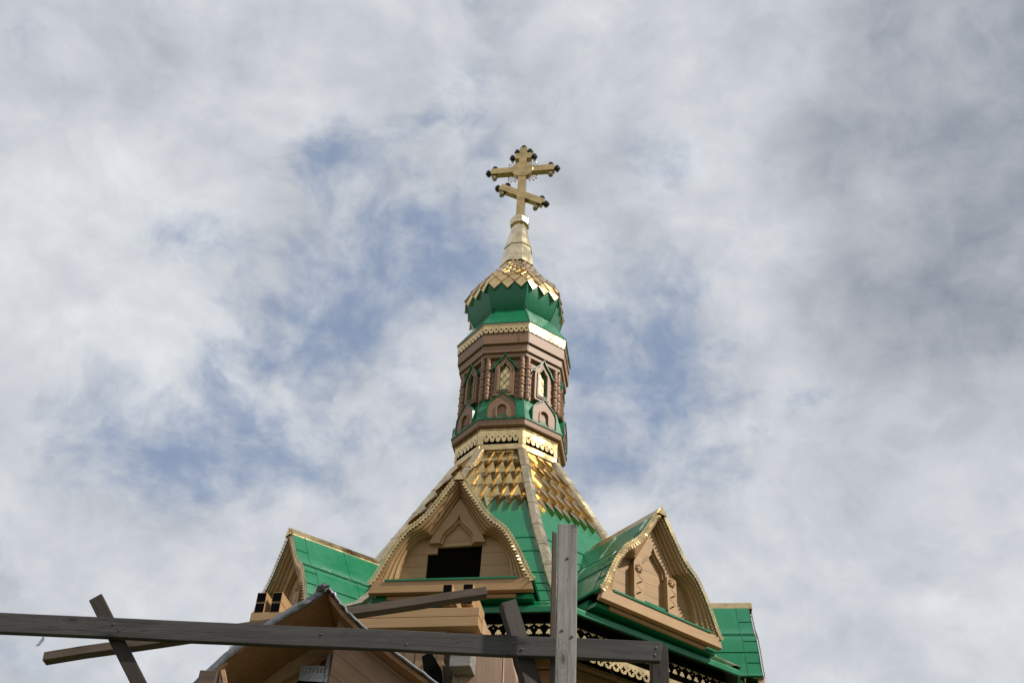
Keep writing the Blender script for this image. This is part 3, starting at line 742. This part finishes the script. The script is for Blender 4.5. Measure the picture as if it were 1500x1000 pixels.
# ================================================================== PORCH with membrane roof (metres from here on)
porch = empty('porch', (-1.4, -11.2, 0))
tag(porch, 'bare pine porch gable with crumpled grey membrane along its roof edges', 'porch')
Q = lambda x, z, y: (x + 1.4, y + 11.2, z)
YF, YB, YW = -11.965, -10.62, -11.05
LEFT = [(-1.475, 5.725), (-1.62, 5.60), (-1.875, 5.405), (-2.20, 5.085), (-2.393, 4.835), (-3.0, 4.2)]
RIGHT = [(-1.475, 5.725), (-1.405, 5.655), (-1.30, 5.535), (-1.14, 5.395), (-.83, 5.175), (-.48, 4.94), (.1, 4.55)]
roofline = list(reversed(LEFT)) + RIGHT[1:]
mb = MB(); ribbon(mb, roofline, -.05, -.015, YF + .02, YB, lambda x, z, y: Q(x, z, y)); mb.build('roof_boarding', SOFFIT, porch)
mb = MB()                                                          # membrane, rumpled along its front edge
random.seed(3)
rl = []
for a, b in zip(roofline, roofline[1:]):
    for k in range(6): rl.append((a[0] + (b[0] - a[0]) * k / 6, a[1] + (b[1] - a[1]) * k / 6))
rl.append(roofline[-1])
top = offset(rl, .0); rows = []
def rum(i, amp):
    x = rl[i][0]; d = abs(x + 1.475); return amp * (math.sin(i * 2.3) * .5 + math.sin(i * 5.1 + 1) * .35 + random.uniform(-.3, .3)) * (1.6 if d < .25 else .6)
for j, (dn, y) in enumerate(((.0, YB), (.0, -11.3), (.004, -11.7), (.008, YF + .03), (.012, YF - .012), (-.012, YF - .026), (-.036, YF - .020), (-.046, YF + .0))):
    ln = offset(rl, dn); row = []
    for i, (x, z) in enumerate(ln):
        left = x < -1.475; amp = .010 if j >= 2 else .004
        if j >= 5 and not left: x, z = offset(rl, dn * .30)[i]
        row.append(Q(x + rum(i, amp * .4), z + rum(i, amp), y + rum(i, amp)))
    rows.append(row)
mb.grid(rows); mb.build('membrane', MEMBRANE, porch, smooth=50)
mb = MB()
for i in range(14):                                                # crumpled fold at the peak
    pass
rr = [[Q(-1.505 + .065 * math.cos(a) * s + random.uniform(-.014, .014), 5.700 + .034 * math.sin(a) * s + random.uniform(-.01, .01), YF - .035 - .04 * (1 - s) + random.uniform(-.012, .012)) for a in [2 * pi * k / 12 for k in range(12)]] for s in (1.0, .75, .5, .25, .02)]
mb.grid(rr, close_u=True); mb.build('membrane_fold', MEMBRANE, porch, smooth=20)
# a bent sheet sticking out behind the left slope
mb = MB(); plate(mb, [(-2.60, 5.60), (-2.568, 5.64), (-2.556, 5.771), (-2.53, 5.782), (-2.42, 5.79), (-2.30, 5.70), (-2.25, 5.45), (-2.5, 5.45)], [], 10.49, 10.5, lambda x, z, y: Q(x, z, -y)); mb.build('bent_sheet', GALV, porch)
def stick(mb, a, b, w, d0, d1):      # timber in a plane facing -Y between 2D points
    ribbon(mb, [a, b], -w / 2, w / 2, d0, d1, Q)
mb = MB(); stick(mb, (-2.75, 4.60), (-1.47, 5.60), .13, YW - .12, YW - .02); mb.build('rafter', RAW_SIDE, porch, bevel=.006)
mb = MB(); mb.box(-1.60, -1.51, -10.95, -10.85, 0, 5.6, lambda a, b, c: Q(a, c, b)); mb.build('king_post', SOFFIT, porch)
mb = MB(); plate(mb, [(-1.37, 5.55), (-1.30, 5.465), (-1.14, 5.325), (-.83, 5.105), (-.48, 4.87), (-.1, 4.59), (-.1, 0), (-1.37, 0)], [], -11.75, -11.71, Q)
dw = mb.build('gable_wall', DIAG, porch)
# turn the board pattern to follow the right slope: bake the slope into the object's frame
ang = -math.radians(35); Mr = Matrix.Rotation(-ang, 4, 'Y')
dw.data.transform(Mr.inverted()); dw.matrix_basis = Mr
mb = MB(); plate(mb, [(-1.52, 5.58), (-2.9, 4.45), (-2.9, 0), (-1.52, 0)], [], YW + .25, YW + .29, Q); mb.build('inner_shade_sheet', SHADE_BLACK, porch)  # near-black sheet paints the shade of the open porch interior
mb = MB()
holes = [[(x - .008, z), (x, z - .008), (x + .008, z), (x, z + .008)] for x in [-1.70 + .032 * i for i in range(7)] for z in (5.285, 5.315)]
plate(mb, [(-1.72, 5.20), (-1.72, 5.335), (-1.50, 5.345), (-1.50, 5.20)], holes, YW - .16, YW - .155, Q)
mb.box(-1.505, -1.475, YW - .16, YW - .02, 5.20, 5.46, lambda a, b, c: Q(a, c, b)); mb.build('bracket', GALV, porch)
mb = MB(); mb.box(-2.36, -2.22, -12.02, -11.2, 4.80, 4.93, lambda a, b, c: Q(a, c, b)); mb.build('joist_end', GREY_B, porch, bevel=.008)
mb = MB(); stick(mb, (-2.19, 4.955), (-2.10, 4.72), .03, YF - .02, YF + .02); mb.build('batten', RAW_SIDE, porch)
for x in (-2.85, -.15):
    mb = MB(); mb.box(x - .06, x + .06, -11.1, -10.98, 0, 4.6, lambda a, b, c: Q(a, c, b)); mb.build('corner_post', SOFFIT, porch)

# ================================================================== SCAFFOLD TIMBERS
def beam(name, label, a, b, h, d, material, cat='beam', group=None, twist=0.0, seed=0):
    """sawn timber from a to b (centre line); h = size across, facing the camera, d = depth; slightly uneven"""
    a, b = Vector(a), Vector(b); ex = (b - a).normalized()
    ey = Vector((0, 1, 0)); ey = (ey - ex * ey.dot(ex)).normalized(); ez = ex.cross(ey)
    M = Matrix((ex, ey, ez)).transposed().to_4x4() @ Matrix.Rotation(twist, 4, 'X'); M.translation = a
    L = (b - a).length; rnd = random.Random(seed); n = max(4, int(L / .35)); rows = []
    for i in range(n + 1):
        x = L * i / n; s = 1 + rnd.uniform(-.012, .012); dy, dz = rnd.uniform(-.0025, .0025), rnd.uniform(-.003, .003)
        sk = rnd.uniform(-.012, .012) if i in (0, n) else 0
        rows.append([(x + sk * q, y * d / 2 * s + dy, z * h / 2 * s + dz) for q, y, z in ((-1, -1, -1), (-1, 1, -1), (1, 1, 1), (1, -1, 1))])
    mb = MB(); mb.grid(rows, close_u=True); mb.add(rows[0], ((0, 1, 2, 3),)); mb.add(rows[-1], ((0, 1, 2, 3),))
    o = mb.build(name, material, None, bevel=.005, matrix=M)
    tag(o, label, cat, group); return o
SG = 'grey scaffold timbers in front of the church'
main = beam('scaffold_beam', 'long dark grey horizontal beam crossing the whole lower left of the view', (-4.6, -13.44, 4.598), (1.094, -13.44, 4.657), .140, .05, GREY, group=SG, seed=1)
beam('scaffold_post', 'tall pale silver grey upright post standing in front of the green tent roof', (.447, -13.66, 0), (.437, -13.66, 5.468), .134, .05, GREY_L, 'post', SG, seed=2)
beam('scaffold_batten', 'thin batten standing just behind the left edge of the pale grey upright post', (.372, -13.36, 0), (.364, -13.36, 5.57), .036, .04, GREY_B, 'batten', SG, seed=3)
beam('scaffold_post', 'short dark upright post carrying the right end of the long grey beam', (1.095, -13.33, 0), (1.095, -13.33, 4.738), .115, .12, GREY_D, 'post', SG, seed=4)
beam('scaffold_brace', 'leaning brown plank crossing the left part of the long grey beam against open sky', (.92, -13.37, 0), (-2.806, -13.37, 4.858), .092, .07, GREY_D, 'brace', SG, seed=5)
beam('scaffold_brace', 'leaning dark plank crossing the long grey beam just left of the pale upright post', (1.70, -13.37, 0), (.040, -13.37, 4.993), .118, .07, GREY_D, 'brace', SG, seed=6, twist=.3)
beam('sloping_beam', 'long sloping timber passing behind the porch peak and ending below the front gable', (-4.375, -10.2, 5.675), (-.155, -10.2, 6.605), .085, .13, GREY_B, group=SG, seed=8)
hs = beam('hanging_strap', 'short perforated metal strap hanging under the far left of the long grey beam', (-3.045, -13.44, 4.535), (-3.07, -13.44, 4.470), .022, .004, GALV, 'strap', seed=9)
hs.scale = (1, 1, 1)
def nail(parent, x, y, z):
    mb = MB(); mb.grid([[(x + r * math.cos(a), y + d, z + r * math.sin(a)) for a in [2 * pi * k / 8 for k in range(8)]] for r, d in ((.010, .002), (.009, -.004), (.0, -.006))], close_u=True)
    o = mb.build('nail', CABLE, None); o.parent = parent; o.matrix_parent_inverse = parent.matrix_world.inverted(); return o
bpy.context.view_layer.update()
for x, z in ((-2.60, 4.64), (-2.55, 4.60), (.10, 4.66), (.155, 4.62), (1.06, 4.68), (1.05, 4.63), (-1.2, 4.65), (-.62, 4.61)): nail(main, x, -13.466, z)
post = bpy.data.objects['scaffold_post']
for x, z in ((.41, 4.67), (.475, 4.63), (.44, 5.2)): nail(post, x, -13.686, z)
